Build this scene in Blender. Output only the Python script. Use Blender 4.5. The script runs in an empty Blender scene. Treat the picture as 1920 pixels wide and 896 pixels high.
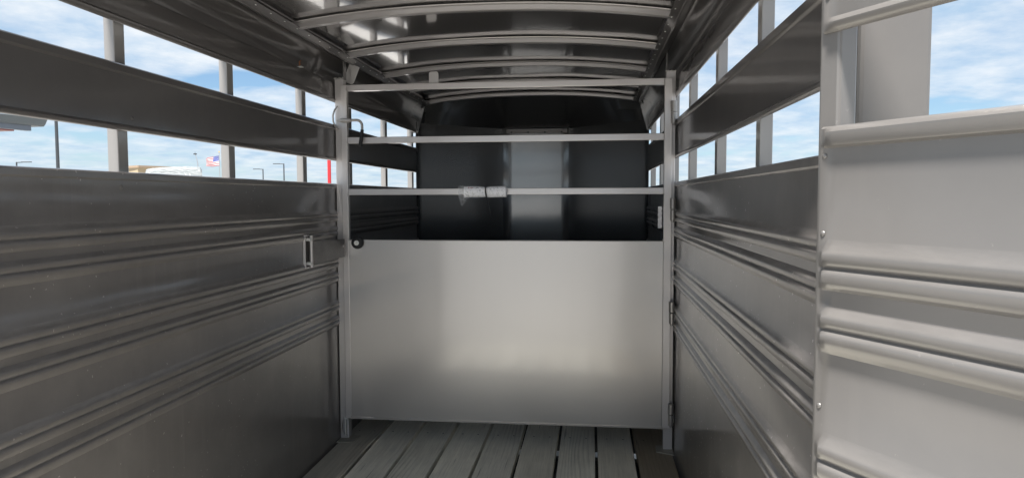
import bpy, bmesh, math, random
from mathutils import Vector, Matrix, noise
random.seed(7)
S = bpy.context.scene
C = S.collection
R = math.radians

# ---------------------------------------------------------------- camera
F_PX, YAW, PITCH, ROLL, EYE = 1317.9, R(6.4288), R(-3.3401), R(-0.1703), 1.3398
cd = bpy.data.cameras.new('camera'); cam = bpy.data.objects.new('camera', cd); C.objects.link(cam)
cd.sensor_width = 36; cd.lens = 36 * F_PX / 1920; cd.clip_start = 0.02; cd.clip_end = 5000
fw = Vector((-math.sin(YAW) * math.cos(PITCH), math.cos(YAW) * math.cos(PITCH), math.sin(PITCH)))
rt = Vector((math.cos(YAW), math.sin(YAW), 0)); up = rt.cross(fw)
r2 = rt * math.cos(ROLL) + up * math.sin(ROLL); u2 = -rt * math.sin(ROLL) + up * math.cos(ROLL)
M = Matrix((r2, u2, -fw)).transposed().to_4x4(); M.translation = (0, 0, EYE)
cam.matrix_world = M
S.camera = cam

# ---------------------------------------------------------------- sky, sun, exposure
SUN_EL, SUN_AZ = R(66), R(191)      # azimuth from +Y towards +X
w = bpy.data.worlds.new('World'); S.world = w; w.use_nodes = True
nt = w.node_tree; nt.nodes.clear()
def N(t, typ, **kw):
    n = t.nodes.new(typ)
    for k, v in kw.items(): setattr(n, k, v)
    return n
def mth(t, op, a, b=None, clamp=False):
    n = t.nodes.new('ShaderNodeMath'); n.operation = op; n.use_clamp = clamp
    for i, v in enumerate((a, b)):
        if v is None: continue
        if isinstance(v, (int, float)): n.inputs[i].default_value = v
        else: t.links.new(v, n.inputs[i])
    return n.outputs[0]
def mixc(t, f, a, b, mode='MIX'):
    n = t.nodes.new('ShaderNodeMix'); n.data_type = 'RGBA'; n.blend_type = mode
    for i, v in ((0, f), (6, a), (7, b)):
        if isinstance(v, (int, float)): n.inputs[i].default_value = v
        elif isinstance(v, tuple): n.inputs[i].default_value = v if len(v) == 4 else v + (1,)
        else: t.links.new(v, n.inputs[i])
    return n.outputs[2]
def ramp(t, f, stops):
    n = t.nodes.new('ShaderNodeValToRGB'); e = n.color_ramp.elements
    while len(e) < len(stops): e.new(0.5)
    for x, (p, c) in zip(e, stops):
        x.position = p; x.color = (c, c, c, 1) if isinstance(c, (int, float)) else tuple(c) + (1,)
    t.links.new(f, n.inputs[0]); return n.outputs[0]
sky = N(nt, 'ShaderNodeTexSky', sky_type='NISHITA', sun_disc=False, sun_elevation=SUN_EL, sun_rotation=SUN_AZ)
sky.air_density = 1.0; sky.dust_density = 0.6; sky.ozone_density = 1.5
tc = N(nt, 'ShaderNodeTexCoord'); sep = N(nt, 'ShaderNodeSeparateXYZ'); nt.links.new(tc.outputs['Generated'], sep.inputs[0])
zc = mth(nt, 'ADD', mth(nt, 'MAXIMUM', sep.outputs[2], 0.0), 0.13)
px = mth(nt, 'DIVIDE', sep.outputs[0], zc); py = mth(nt, 'DIVIDE', sep.outputs[1], zc)
cmb = N(nt, 'ShaderNodeCombineXYZ'); nt.links.new(px, cmb.inputs[0]); nt.links.new(py, cmb.inputs[1]); cmb.inputs[2].default_value = 3.3
nz = N(nt, 'ShaderNodeTexNoise'); nz.inputs['Scale'].default_value = 1.15; nz.inputs['Detail'].default_value = 9; nz.inputs['Roughness'].default_value = 0.56; nz.inputs['Distortion'].default_value = 0.25
nt.links.new(cmb.outputs[0], nz.inputs['Vector'])
nz2 = N(nt, 'ShaderNodeTexNoise'); nz2.inputs['Scale'].default_value = 4.5; nz2.inputs['Detail'].default_value = 8; nz2.inputs['Roughness'].default_value = 0.6
nt.links.new(cmb.outputs[0], nz2.inputs['Vector'])
cl = ramp(nt, nz.outputs[0], [(0.35, 0.0), (0.44, 0.75), (0.55, 1.0)])
shade = ramp(nt, nz2.outputs[0], [(0.3, 0.0), (0.68, 1.0)])
hz = mth(nt, 'POWER', mth(nt, 'SUBTRACT', 1.0, mth(nt, 'MAXIMUM', sep.outputs[2], 0.0)), 13.0)
deep = mixc(nt, 1.0, sky.outputs[0], (0.78, 0.93, 1.05), 'MULTIPLY')
blue = mixc(nt, mth(nt, 'MULTIPLY', hz, 0.55), deep, (4.9, 6.3, 7.9))
white = mixc(nt, shade, (3.6, 4.9, 6.4), (6.6, 7.0, 7.4))
cf = mth(nt, 'MULTIPLY', cl, mth(nt, 'SUBTRACT', 1.0, mth(nt, 'MULTIPLY', hz, 0.35)))
col = mixc(nt, cf, blue, white)
bg = N(nt, 'ShaderNodeBackground'); bg.inputs[1].default_value = 0.0525
nt.links.new(col, bg.inputs[0]); wo = N(nt, 'ShaderNodeOutputWorld'); nt.links.new(bg.outputs[0], wo.inputs[0])

ld = bpy.data.lights.new('sun', 'SUN'); ld.energy = 5.0; ld.angle = R(7); ld.color = (1, 0.965, 0.925)
sun = bpy.data.objects.new('sun', ld); C.objects.link(sun)
sd = Vector((math.sin(SUN_AZ) * math.cos(SUN_EL), math.cos(SUN_AZ) * math.cos(SUN_EL), math.sin(SUN_EL)))
sun.rotation_euler = sd.to_track_quat('Z', 'Y').to_euler(); sun.location = (30, 30, 40)
vs = S.view_settings; vs.view_transform = 'Standard'; vs.look = 'None'; vs.gamma = 1; vs.use_curve_mapping = False
vs.exposure = 1.38
S.cycles.max_bounces = 10; S.cycles.diffuse_bounces = 6; S.cycles.glossy_bounces = 6; S.cycles.use_denoising = True

# ---------------------------------------------------------------- helpers
GZ = -0.58            # ground level below the trailer floor (floor = 0)
XL, XR = -1.392, 0.438
XM = (XL + XR) / 2
Y0, Y1 = 1.10, 5.55   # rear frame, end of the straight walls

def obj(name, bm, mat, parent=None, smooth=0, bevel=0, loc=None):
    bmesh.ops.recalc_face_normals(bm, faces=bm.faces)
    me = bpy.data.meshes.new(name); bm.to_mesh(me); bm.free()
    o = bpy.data.objects.new(name, me); C.objects.link(o)
    for m in (mat if isinstance(mat, (list, tuple)) else [mat]): me.materials.append(m)
    if parent: o.parent = parent
    if loc: o.location = loc
    if bevel:
        b = o.modifiers.new('bevel', 'BEVEL'); b.width = bevel; b.segments = 2; b.limit_method = 'ANGLE'; b.angle_limit = R(40)
        b.harden_normals = False
    if smooth:
        me.polygons.foreach_set('use_smooth', [True] * len(me.polygons))
        me.set_sharp_from_angle(angle=R(smooth))
    return o
def empty(name, loc=(0, 0, 0)):
    o = bpy.data.objects.new(name, None); C.objects.link(o); o.location = loc; o.empty_display_size = 0.2; return o
def tag(o, label=None, cat=None, group=None, kind=None):
    if label: o['label'] = label
    if cat: o['category'] = cat
    if group: o['group'] = group
    if kind: o['kind'] = kind
    return o
def box(bm, x0, x1, y0, y1, z0, z1, mi=0):
    vs_ = [bm.verts.new(p) for p in ((x0,y0,z0),(x1,y0,z0),(x1,y1,z0),(x0,y1,z0),(x0,y0,z1),(x1,y0,z1),(x1,y1,z1),(x0,y1,z1))]
    for f in ((0,3,2,1),(4,5,6,7),(0,1,5,4),(1,2,6,5),(2,3,7,6),(3,0,4,7)):
        fc = bm.faces.new([vs_[i] for i in f]); fc.material_index = mi
    return vs_
def NB(): return bmesh.new()
def pieces(name, bm, mat, parent=None, smooth=0, bevel=0):
    """every loose piece of the mesh becomes an object of its own"""
    bm.verts.index_update(); seen = set(); out_ = []
    for v0 in list(bm.verts):
        if v0 in seen: continue
        st, isl = [v0], []; seen.add(v0)
        while st:
            v = st.pop(); isl.append(v)
            for e in v.link_edges:
                o_ = e.other_vert(v)
                if o_ not in seen: seen.add(o_); st.append(o_)
        nb_ = bmesh.new(); mp_ = {v: nb_.verts.new(v.co) for v in isl}
        for f in {f for v in isl for f in v.link_faces}: nb_.faces.new([mp_[v] for v in f.verts]).material_index = f.material_index
        out_.append(obj(name, nb_, mat, parent, smooth, bevel))
    bm.free(); return out_
def frame_at(p, d):
    d = Vector(d).normalized(); a = Vector((0,0,1)) if abs(d.z) < 0.9 else Vector((1,0,0))
    u = d.cross(a).normalized(); v = d.cross(u).normalized(); return u, v
def tube(bm, pts, rad, seg=12, cap=True, mi=0):
    pts = [Vector(p) for p in pts]; rings = []
    rad = rad if isinstance(rad, (list, tuple)) else [rad] * len(pts)
    u = None
    for i, p in enumerate(pts):
        d = (pts[min(i+1, len(pts)-1)] - pts[max(i-1, 0)]).normalized()
        if u is None: u, v = frame_at(p, d)
        else:
            u = (u - d * u.dot(d)).normalized(); v = d.cross(u)
        rings.append([bm.verts.new(p + (u * math.cos(2*math.pi*k/seg) + v * math.sin(2*math.pi*k/seg)) * rad[i]) for k in range(seg)])
    for a, b in zip(rings, rings[1:]):
        for k in range(seg):
            f = bm.faces.new((a[k], a[(k+1)%seg], b[(k+1)%seg], b[k])); f.material_index = mi
    if cap:
        bm.faces.new(list(reversed(rings[0]))).material_index = mi; bm.faces.new(rings[-1]).material_index = mi
def dome(bm, c, n, r, h, seg=10):
    c = Vector(c); n = Vector(n).normalized(); u, v = frame_at(c, n)
    rings = []
    for t in (0, 30, 60):
        rr = r * math.cos(R(t)); hh = h * math.sin(R(t))
        rings.append([bm.verts.new(c + n*hh + (u*math.cos(2*math.pi*k/seg)+v*math.sin(2*math.pi*k/seg))*rr) for k in range(seg)])
    top = bm.verts.new(c + n*h)
    for a, b in zip(rings, rings[1:]):
        for k in range(seg): bm.faces.new((a[k], a[(k+1)%seg], b[(k+1)%seg], b[k]))
    for k in range(seg): bm.faces.new((rings[-1][k], rings[-1][(k+1)%seg], top))
def sheet(bm, prof, pos, ys, t=0.002, close=True):
    """prof: [(d,z)] bottom->top; pos(d,y,z)->point ; thick sheet of thickness t behind it, extruded through ys"""
    fr, bk = [], []
    for y in ys:
        fr.append([bm.verts.new(pos(d, y, z)) for d, z in prof])
        bk.append([bm.verts.new(pos(d - t, y, z)) for d, z in prof])
    n = len(prof)
    for i in range(len(ys)-1):
        for j in range(n-1):
            bm.faces.new((fr[i][j], fr[i+1][j], fr[i+1][j+1], fr[i][j+1]))
            bm.faces.new((bk[i][j], bk[i][j+1], bk[i+1][j+1], bk[i+1][j]))
        for j in (0, n-1): bm.faces.new((fr[i][j], bk[i][j], bk[i+1][j], fr[i+1][j]))
    for i in (0, len(ys)-1):
        for j in range(n-1): bm.faces.new((fr[i][j], fr[i][j+1], bk[i][j+1], bk[i][j]))
def frange(a, b, n): return [a + (b-a)*i/n for i in range(n+1)]

# ---------------------------------------------------------------- materials
def mat(name): 
    m = bpy.data.materials.new(name); m.use_nodes = True; t = m.node_tree
    return m, t, t.nodes['Principled BSDF']
def objco(t, scale=(1,1,1), rot=(0,0,0)):
    g = N(t, 'ShaderNodeNewGeometry'); mp = N(t, 'ShaderNodeMapping'); mp.inputs['Scale'].default_value = scale; mp.inputs['Rotation'].default_value = rot
    t.links.new(g.outputs['Position'], mp.inputs[0]); return mp.outputs[0]
def noi(t, vec, s, d=4, r=0.55, dist=0):
    n = N(t, 'ShaderNodeTexNoise'); n.inputs['Scale'].default_value = s; n.inputs['Detail'].default_value = d; n.inputs['Roughness'].default_value = r; n.inputs['Distortion'].default_value = dist
    t.links.new(vec, n.inputs['Vector']); return n.outputs[0]
def paint(name, base=0.2, metal=0.55, rough=0.42, coat=0.9, coatr=0.07, wave=0.0, wscale=3.0, dust=0.0, streak=0.0, peel=0.02, tint=(1.0, 0.95, 0.93), wear_glint=0, upd=0, det=5):
    m, t, b = mat(name)
    v = objco(t)
    c0 = tuple(base * k for k in tint)
    n1 = noi(t, v, 2.3, det, 0.6)
    col = mixc(t, ramp(t, n1, [(0.2, 0.0), (0.8, 1.0)]), tuple(0.94*k for k in c0), tuple(1.05*k for k in c0))
    rg = mth(t, 'ADD', rough, mth(t, 'MULTIPLY', mth(t, 'SUBTRACT', n1, 0.5), min(.16, rough*.4)))
    cr = None
    if dust or streak:
        dn = ramp(t, noi(t, v, 5.0, 8, 0.65), [(0.42, 0.0), (0.75, 1.0)])
        f = mth(t, 'MULTIPLY', dn, dust)
        wv_ = N(t, 'ShaderNodeTexNoise'); wv_.inputs['Scale'].default_value = 160; wv_.inputs['Detail'].default_value = 2; t.links.new(v, wv_.inputs['Vector'])
        vm_ = N(t, 'ShaderNodeVectorMath', operation='SCALE'); vm_.inputs[3].default_value = 0.012; t.links.new(wv_.outputs[1], vm_.inputs[0])
        va_ = N(t, 'ShaderNodeVectorMath', operation='ADD'); t.links.new(v, va_.inputs[0]); t.links.new(vm_.outputs[0], va_.inputs[1]); vj = va_.outputs[0]
        # specks of dried mud
        vo = N(t, 'ShaderNodeTexVoronoi'); vo.inputs['Scale'].default_value = 34; t.links.new(vj, vo.inputs['Vector'])
        spk = mth(t, 'MULTIPLY', mth(t, 'LESS_THAN', vo.outputs['Distance'], 0.085 if dust > .1 else 0.05), mth(t, 'GREATER_THAN', noi(t, v, 3.1, 3, 0.5), 0.50))
        f = mth(t, 'MAXIMUM', f, mth(t, 'MULTIPLY', spk, (0.6 if dust > .1 else .16) if dust else 0.0))
        vo2 = N(t, 'ShaderNodeTexVoronoi'); vo2.inputs['Scale'].default_value = 15; t.links.new(vj, vo2.inputs['Vector'])
        sp2 = mth(t, 'MULTIPLY', mth(t, 'LESS_THAN', vo2.outputs['Distance'], 0.035), mth(t, 'GREATER_THAN', noi(t, v, 1.7, 3, 0.5), 0.48))
        f = mth(t, 'MAXIMUM', f, mth(t, 'MULTIPLY', sp2, 0.7 if dust > .07 else 0.0))
        ge = N(t, 'ShaderNodeNewGeometry'); sn = N(t, 'ShaderNodeSeparateXYZ'); t.links.new(ge.outputs['True Normal'], sn.inputs[0])
        upf = ramp(t, sn.outputs[2], [(0.25, 0.0), (0.5, 1.0)])
        f = mth(t, 'MAXIMUM', f, mth(t, 'MULTIPLY', upf, mth(t, 'MULTIPLY', ramp(t, noi(t, objco(t, (14, 14, 60)), 1.0, 6, .7), [(.35, .15), (.62, 1.0)]), upd)))
        pt = ramp(t, ge.outputs['Pointiness'], [(0.54, 0.0), (0.62, 1.0)])  # convex crests lightened: dust and wear on the edge plus a painted highlight
        f = mth(t, 'MAXIMUM', f, mth(t, 'MULTIPLY', mth(t, 'MULTIPLY', pt, wear_glint), ramp(t, noi(t, v, 9, 5, .7), [(.35, .3), (.6, 1.0)])))
        # vertical run marks
        st = ramp(t, noi(t, objco(t, (26, 26, 0.9)), 1.0, 5, 0.6), [(0.5, 0.0), (0.8, 1.0)])
        f = mth(t, 'MAXIMUM', f, mth(t, 'MULTIPLY', st, streak))
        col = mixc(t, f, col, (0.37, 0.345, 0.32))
        cr = mth(t, 'ADD', coatr, mth(t, 'MULTIPLY', f, 0.5))
        cr = mth(t, 'ADD', cr, mth(t, 'MULTIPLY', dn, 0.05 if dust else 0.0))
        t.links.new(mth(t, 'SUBTRACT', metal, mth(t, 'MULTIPLY', f, metal)), b.inputs['Metallic'])
    else: b.inputs['Metallic'].default_value = metal
    t.links.new(col, b.inputs['Base Color']); t.links.new(rg, b.inputs['Roughness'])
    b.inputs['Coat Weight'].default_value = coat; b.inputs['Specular IOR Level'].default_value = .4; b.inputs['Coat Roughness'].default_value = coatr
    if cr is not None: t.links.new(cr, b.inputs['Coat Roughness'])
    h = mth(t, 'MULTIPLY', noi(t, v, 60, 2, 0.5), peel * 0.004)
    if wave:
        h = mth(t, 'ADD', h, mth(t, 'MULTIPLY', noi(t, v, wscale, 1, 0.4), wave))
    bp = N(t, 'ShaderNodeBump'); bp.inputs['Strength'].default_value = 1.0; bp.inputs['Distance'].default_value = 1.0
    t.links.new(h, bp.inputs['Height']); t.links.new(bp.outputs[0], b.inputs['Normal']); t.links.new(bp.outputs[0], b.inputs['Coat Normal'])
    return m
M_wall = paint('wall_paint', 0.158, metal=.28, rough=.40, dust=0.17, streak=0.16, wave=0.003, wscale=2.2, coat=.85, coatr=0.10, wear_glint=.45, upd=.25, tint=(1,.925,.88))
M_slat = paint('slat_paint', 0.115, metal=.40, dust=0.05, streak=.04, wave=0.0015, wscale=2.5, coatr=0.08, wear_glint=.3, upd=.2, tint=(1,.93,.90))
M_roof = paint('roof_paint', 0.28, metal=.7, wave=0.007, wscale=1.5, coat=1, coatr=0.05, rough=0.14)
M_bow = paint('bow_paint', 0.34, metal=.5, rough=0.36)
M_upright = paint('upright_paint', 0.27, metal=.2, rough=0.40, tint=(1,.96,.92))
M_post = paint('post_paint', 0.55, metal=.3, rough=0.36)
M_rail = paint('rail_paint', 0.52, metal=.5, rough=0.33)
M_gate = paint('gate_paint', 0.49, metal=.50, rough=0.31, coat=0.9, coatr=0.09, wave=0.004, wscale=1.6, peel=0, streak=.04, det=1, tint=(1,.965,.935))
M_strap = paint('strap_paint', 0.40, metal=.3, rough=.4)
M_nose = paint('nose_paint', 0.18, metal=.85, wave=0.0015, wscale=2.5, coatr=0.08, rough=.19, tint=(.98,.99,1))
M_door = paint('door_paint', 0.165, metal=.35, dust=0.06, streak=.06, rough=0.42, coatr=0.14, coat=0.6, wave=0.001, tint=(1, .945, .89), wear_glint=.12, upd=.10)
def simple(name, col, rough=0.6, metal=0.0, spec=0.5):
    m, t, b = mat(name); v = objco(t)
    n1 = noi(t, v, 40, 5, 0.6)
    c = mixc(t, n1, tuple(k*0.8 for k in col), tuple(min(1, k*1.2) for k in col)); t.links.new(c, b.inputs['Base Color'])
    b.inputs['Roughness'].default_value = rough; b.inputs['Metallic'].default_value = metal; return m
M_zinc = simple('zinc', (0.72, 0.72, 0.70), 0.42, 0.4)
M_steel = simple('steel', (0.48, 0.46, 0.44), 0.38, 0.5)
M_hinge = simple('hinge_steel', (0.30, 0.285, 0.27), 0.35, 0.6)
M_rubber = simple('rubber', (0.008, 0.008, 0.010), 0.6)
M_plate = simple('weld_plate', (0.34, 0.32, 0.27), 0.6, 0.3)
M_frame = simple('underframe', (0.02, 0.02, 0.02), 0.6)
def wood(name, dark, seed, col=(0.26, 0.275, 0.235)):
    m, t, b = mat(name)
    v = objco(t); mp = N(t, 'ShaderNodeMapping'); mp.inputs['Location'].default_value = (seed*3.7, seed*1.3, 0); t.links.new(v, mp.inputs[0])
    mp2 = N(t, 'ShaderNodeMapping'); mp2.inputs['Scale'].default_value = (1, 0.16, 1); t.links.new(mp.outputs[0], mp2.inputs[0])
    # long cathedral rings bent round knots
    kn = N(t, 'ShaderNodeTexVoronoi'); kn.inputs['Scale'].default_value = 3.6; t.links.new(mp2.outputs[0], kn.inputs['Vector'])
    kd = kn.outputs['Distance']
    kb = mth(t, 'DIVIDE', 0.02, mth(t, 'ADD', kd, 0.08))
    gx = N(t, 'ShaderNodeSeparateXYZ'); t.links.new(mp.outputs[0], gx.inputs[0])
    warp = noi(t, mp2.outputs[0], 3.0, 2, 0.5)
    ph = mth(t, 'ADD', mth(t, 'MULTIPLY', gx.outputs[0], 300.0), mth(t, 'ADD', mth(t, 'MULTIPLY', warp, 30.0), mth(t, 'MULTIPLY', kb, 90.0)))
    ring = mth(t, 'POWER', mth(t, 'ADD', mth(t, 'MULTIPLY', mth(t, 'SINE', ph), 0.5), 0.5), 2.2)
    fine = noi(t, objco(t, (240, 4.0, 1)), 1.0, 6, 0.7)
    mid = noi(t, objco(t, (45, 1.6, 1)), 1.0, 5, 0.65)
    blot = noi(t, mp.outputs[0], 3.0, 6, 0.65)
    f = mth(t, 'ADD', mth(t, 'MULTIPLY', mth(t, 'MULTIPLY', ring, ramp(t, kd, [(0.10, 1.0), (0.42, 0.12)])), -0.20), mth(t, 'ADD', mth(t, 'MULTIPLY', fine, 0.62), mth(t, 'ADD', mth(t, 'MULTIPLY', mid, .25), mth(t, 'MULTIPLY', blot, 0.35))))
    d = 1 - dark
    c1 = tuple(k*0.62*d for k in col); c2 = tuple(k*1.2*d for k in col)
    cc = mixc(t, ramp(t, f, [(0.33, 0.0), (0.68, 1.0)]), c1, c2)
    grime = ramp(t, noi(t, mp2.outputs[0], 2.2, 6, 0.7), [(0.45, 0.0), (0.70, 1.0)])
    cc = mixc(t, mth(t, 'MULTIPLY', grime, 0.30), cc, (0.20*d, 0.185*d, 0.155*d))
    knot = ramp(t, kd, [(0.02, 1.0), (0.06, 0.0)])
    cc = mixc(t, mth(t, 'MULTIPLY', knot, 0.7), cc, (0.09*d, 0.075*d, 0.055*d))
    crack = mth(t, 'MULTIPLY', ramp(t, noi(t, objco(t, (60, 1.1, 1)), 1.0, 4, 0.6, 0.3), [(0.66, 0.0), (0.70, 1.0)]), 0.6)
    cc = mixc(t, crack, cc, (0.04, 0.036, 0.03))
    if dark > 0.3:
        mud = ramp(t, noi(t, mp.outputs[0], 9, 7, 0.7), [(0.55, 0.0), (0.72, 1.0)])
        cc = mixc(t, mth(t, 'MULTIPLY', mud, 0.55), cc, (0.25, 0.215, 0.16))
    t.links.new(cc, b.inputs['Base Color']); b.inputs['Roughness'].default_value = 0.62
    h = mth(t, 'SUBTRACT', mth(t, 'MULTIPLY', f, 0.0016), mth(t, 'MULTIPLY', crack, 0.002))
    bp = N(t, 'ShaderNodeBump'); bp.inputs['Distance'].default_value = 1.0; bp.inputs['Strength'].default_value = 0.9
    t.links.new(h, bp.inputs['Height']); t.links.new(bp.outputs[0], b.inputs['Normal']); return m

# ---------------------------------------------------------------- ground
m, t, b = mat('gravel'); v = objco(t)
g1 = noi(t, v, 60, 6, 0.7); g2 = noi(t, v, 0.6, 5, 0.6)
cc = mixc(t, ramp(t, g1, [(0.3, 0.0), (0.7, 1.0)]), (0.30, 0.29, 0.275), (0.50, 0.485, 0.46))
cc = mixc(t, mth(t, 'MULTIPLY', g2, 0.5), cc, (0.30, 0.29, 0.265)); t.links.new(cc, b.inputs['Base Color']); b.inputs['Roughness'].default_value = 0.9
bp = N(t, 'ShaderNodeBump'); bp.inputs['Distance'].default_value = 0.01; t.links.new(g1, bp.inputs['Height']); t.links.new(bp.outputs[0], b.inputs['Normal'])
bm = NB(); q = 3000
for sx in range(-4, 4):
    for sy in range(-4, 4):
        x0, x1 = sx*q/4, (sx+1)*q/4; y0, y1 = sy*q/4, (sy+1)*q/4
        bm.faces.new([bm.verts.new(p) for p in ((x0,y0,GZ),(x1,y0,GZ),(x1,y1,GZ),(x0,y1,GZ))])
bmesh.ops.remove_doubles(bm, verts=bm.verts, dist=0.01)
tag(obj('ground', bm, m), kind='structure')

# ---------------------------------------------------------------- the trailer
T = tag(empty('livestock_trailer', (XM, 3.4, GZ)), 'dark pewter livestock trailer seen from inside with slatted sides and plank floor', 'trailer')
T.location = (0, 0, 0)

def bead_group(a, d0=0.0, m=1.0):
    """profile of one double-bead group, listed from top (z=a) down; returns list of (depth, z)"""
    k = [(0, 0), (.0095, .0145), (.0112, .0175), (.0118, .0205), (.0116, .0245), (.0105, .0295), (.0078, .0335), (.0048, .0360), (.0062, .0378), (.0100, .0405), (.0114, .0435), (.0117, .0470), (.0112, .0530), (.0095, .0585), (.0055, .0625), (.0008, .0655),
         (.0006, .0855), (.0088, .0955), (.0106, .0985), (.0110, .1010), (.0106, .1055), (.0092, .1100), (.0070, .1130), (.0046, .1150), (.0060, .1168), (.0098, .1195), (.0112, .1225), (.0114, .1260), (.0106, .1315), (.0080, .1370), (.0030, .1430), (0, .147)]
    return [(d0 + d*m, a - dz) for d, dz in k]
def lower_profile(zt=1.421, groups=(1.277, 1.026, 0.785), zb=-0.10):
    p = [(-.028, zt - .001), (-.002, zt), (.005, zt - .002), (.008, zt - .006), (.008, zt - .021), (.005, zt - .025), (0, zt - .026)]
    for g in groups: p += bead_group(g)
    p += [(0, zb)]
    return list(reversed(p))
def slat_profile(z0, z1):
    return [(-.003, z0 + .001), (-.001, z0), (.003, z0 + .002), (.007, z0 + .006), (.008, z0 + .011), (.006, z0 + .014), (0, z0 + .019), (0, z1 - .030),
            (.005, z1 - .028), (.008, z1 - .024), (.008, z1 - .005), (.004, z1 - .001), (-.002, z1), (-.026, z1 - .001)]
YS = frange(Y0 + .03, Y1, 10)
for side, X0, sg in (('left', XL, 1), ('right', XR, -1)):
    pos = (lambda X0, sg: lambda d, y, z: (X0 + sg*d, y, z))(X0, sg)
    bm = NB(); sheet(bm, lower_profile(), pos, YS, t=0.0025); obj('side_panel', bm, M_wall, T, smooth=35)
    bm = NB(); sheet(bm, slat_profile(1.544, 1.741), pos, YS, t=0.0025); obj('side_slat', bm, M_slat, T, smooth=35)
    # top beam with its cove and inner roof rail flange
    bm = NB(); sheet(bm, [(-.003, 1.862), (-.001, 1.861), (.003, 1.863), (.007, 1.868), (.008, 1.876), (0, 1.884), (0, 1.960), (-.003, 1.966), (-.036, 1.969)], pos, YS, t=0.0025)
    obj('top_slat', bm, M_slat, T, smooth=35)
    bm = NB(); sheet(bm, [(-.037, 1.965), (-.040, 1.99), (-.037, 2.02), (-.028, 2.048), (-.012, 2.072), (.010, 2.090), (.036, 2.100), (.052, 2.103)], pos, YS, t=0.0025)
    obj('roof_cove', bm, M_slat, T, smooth=50)
    bm = NB(); sheet(bm, [(.050, 2.120), (.050, 2.084), (.054, 2.080), (.086, 2.069), (.090, 2.070), (.091, 2.073), (.122, 2.086), (.122, 2.0885)], pos, YS, t=0.0022)
    fl = obj('roof_rail', bm, M_slat, T, smooth=30)
    bm = NB()
    for k in range(25):
        y = 2.36 + k*0.128
        dome(bm, (X0 + sg*.111, y, 2.0815), (sg*-.35, 0, -1), .0045, .003, 8)
    pieces('rivet', bm, M_zinc, fl, smooth=60)
    # uprights outside the slats
    for y in (1.32, 1.965, 2.615, 3.325, 3.995, 4.72, 5.44):
        bm = NB(); xa, xb = X0 - sg*.012, X0 - sg*.046
        if y > 5.4: xb = X0 - sg*.05
        box(bm, min(xa, xb), max(xa, xb), y, y + .048, -0.08, 1.97)
        obj('upright', bm, M_upright, T, bevel=.003)
# weld puckers on the left side
bm = NB(); dome(bm, (XL + .0005, 2.019, 1.585), (1, 0, 0), .007, .002); obj('weld_dimple', bm, M_slat, T, smooth=60)
bm = NB(); dome(bm, (XL + .0005, 1.956, 1.375), (1, 0, 0), .008, .002); obj('weld_dimple', bm, M_wall, T, smooth=60)

# roof skin: shallow arch, sheets sag a little between bows
HW = 0.915 - .090
def arch(x, zc=2.137, ze=2.082):
    u = min(1, abs((x - XM)/HW)); return ze + (zc - ze)*(1 - u**2.3)
BOWS = [1.755, 2.387, 3.02, 3.66, 4.30, 4.915, 5.52]
bm = NB()
xs = frange(XM - 0.86, XM + 0.86, 40); ys = frange(Y0, 5.56, 60)
grid = []
for y in ys:
    k = min(abs(y - b_) for b_ in BOWS); sag = 0.006 * math.sin(min(1, k/0.31)*math.pi/2)
    grid.append([bm.verts.new((x, y, arch(x) + .030 - sag*(1 - ((x-XM)/.86)**2) + .004*noise.noise(Vector((x*2.2, y*2.0, 1.7)))*(1-((x-XM)/.86)**4))) for x in xs])
for i in range(len(ys)-1):
    for j in range(len(xs)-1): bm.faces.new((grid[i][j], grid[i][j+1], grid[i+1][j+1], grid[i+1][j]))
ro = obj('roof_sheet', bm, M_roof, T, smooth=40)
so = ro.modifiers.new('thick', 'SOLIDIFY'); so.thickness = 0.0025; so.offset = 1; so.use_rim = False
# roof bows : pressed hat channels, four spot welds each
for by in BOWS:
    bm = NB(); xs2 = frange(XM - HW, XM + HW, 32)
    prof = [(-.036, .027), (-.034, .0235), (-.020, .0235), (-.0175, .021), (-.016, .003), (-.013, .000), (.013, .000), (.016, .003), (.0175, .021), (.020, .0235), (.034, .0235), (.036, .027)]
    rows = []
    for x in xs2: rows.append([bm.verts.new((x, by + dy, arch(x) + dz - .003)) for dy, dz in prof])
    for a, c in zip(rows, rows[1:]):
        for j in range(len(prof)-1): bm.faces.new((a[j], a[j+1], c[j+1], c[j]))
    bm.faces.new(rows[0][2:10]); bm.faces.new(list(reversed(rows[-1][2:10])))
    bo = obj('roof_bow', bm, M_bow, T, smooth=35)
    bm = NB()
    for k in range(5 if by > 2.9 else 0):
        x = XM - HW*.8 + HW*1.6*k/4
        dome(bm, (x, by - .029, arch(x) + .0205), (0, 0, -1), .006, .004, 8)
    pieces('spot_weld', bm, M_bow, bo, smooth=60)
# nose: two slanted panels, flat centre panel, sloping cap
def quadsheet(name, pts, m_, parent, bev=0, nx=1):
    bm = NB(); bm.faces.new([bm.verts.new(p) for p in pts]); o = obj(name, bm, m_, parent)
    s = o.modifiers.new('thick', 'SOLIDIFY'); s.thickness = .003; s.offset = 0; return o
NY = 6.2; NX0, NX1 = XM - .262, XM + .262
bm = NB()
cols = [(XL, Y1), (XL + .02, Y1 + .06)]
plan = [(XL, Y1 - .02), (XL + .006, Y1 + .03), (XL + .03, Y1 + .075), (NX0 - .10, NY - .088), (NX0 - .06, NY - .052), (NX0 - .025, NY - .024), (NX0 + .012, NY - .006), (NX0 + .05, NY), (NX1 - .05, NY), (NX1 - .012, NY - .006), (NX1 + .025, NY - .024), (NX1 + .06, NY - .052), (NX1 + .10, NY - .088), (XR - .03, Y1 + .075), (XR - .006, Y1 + .03), (XR, Y1 - .02)]
rows = [[bm.verts.new((x, y, z)) for x, y in plan] for z in (-.10, .7, 1.4, 1.945)]
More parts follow.
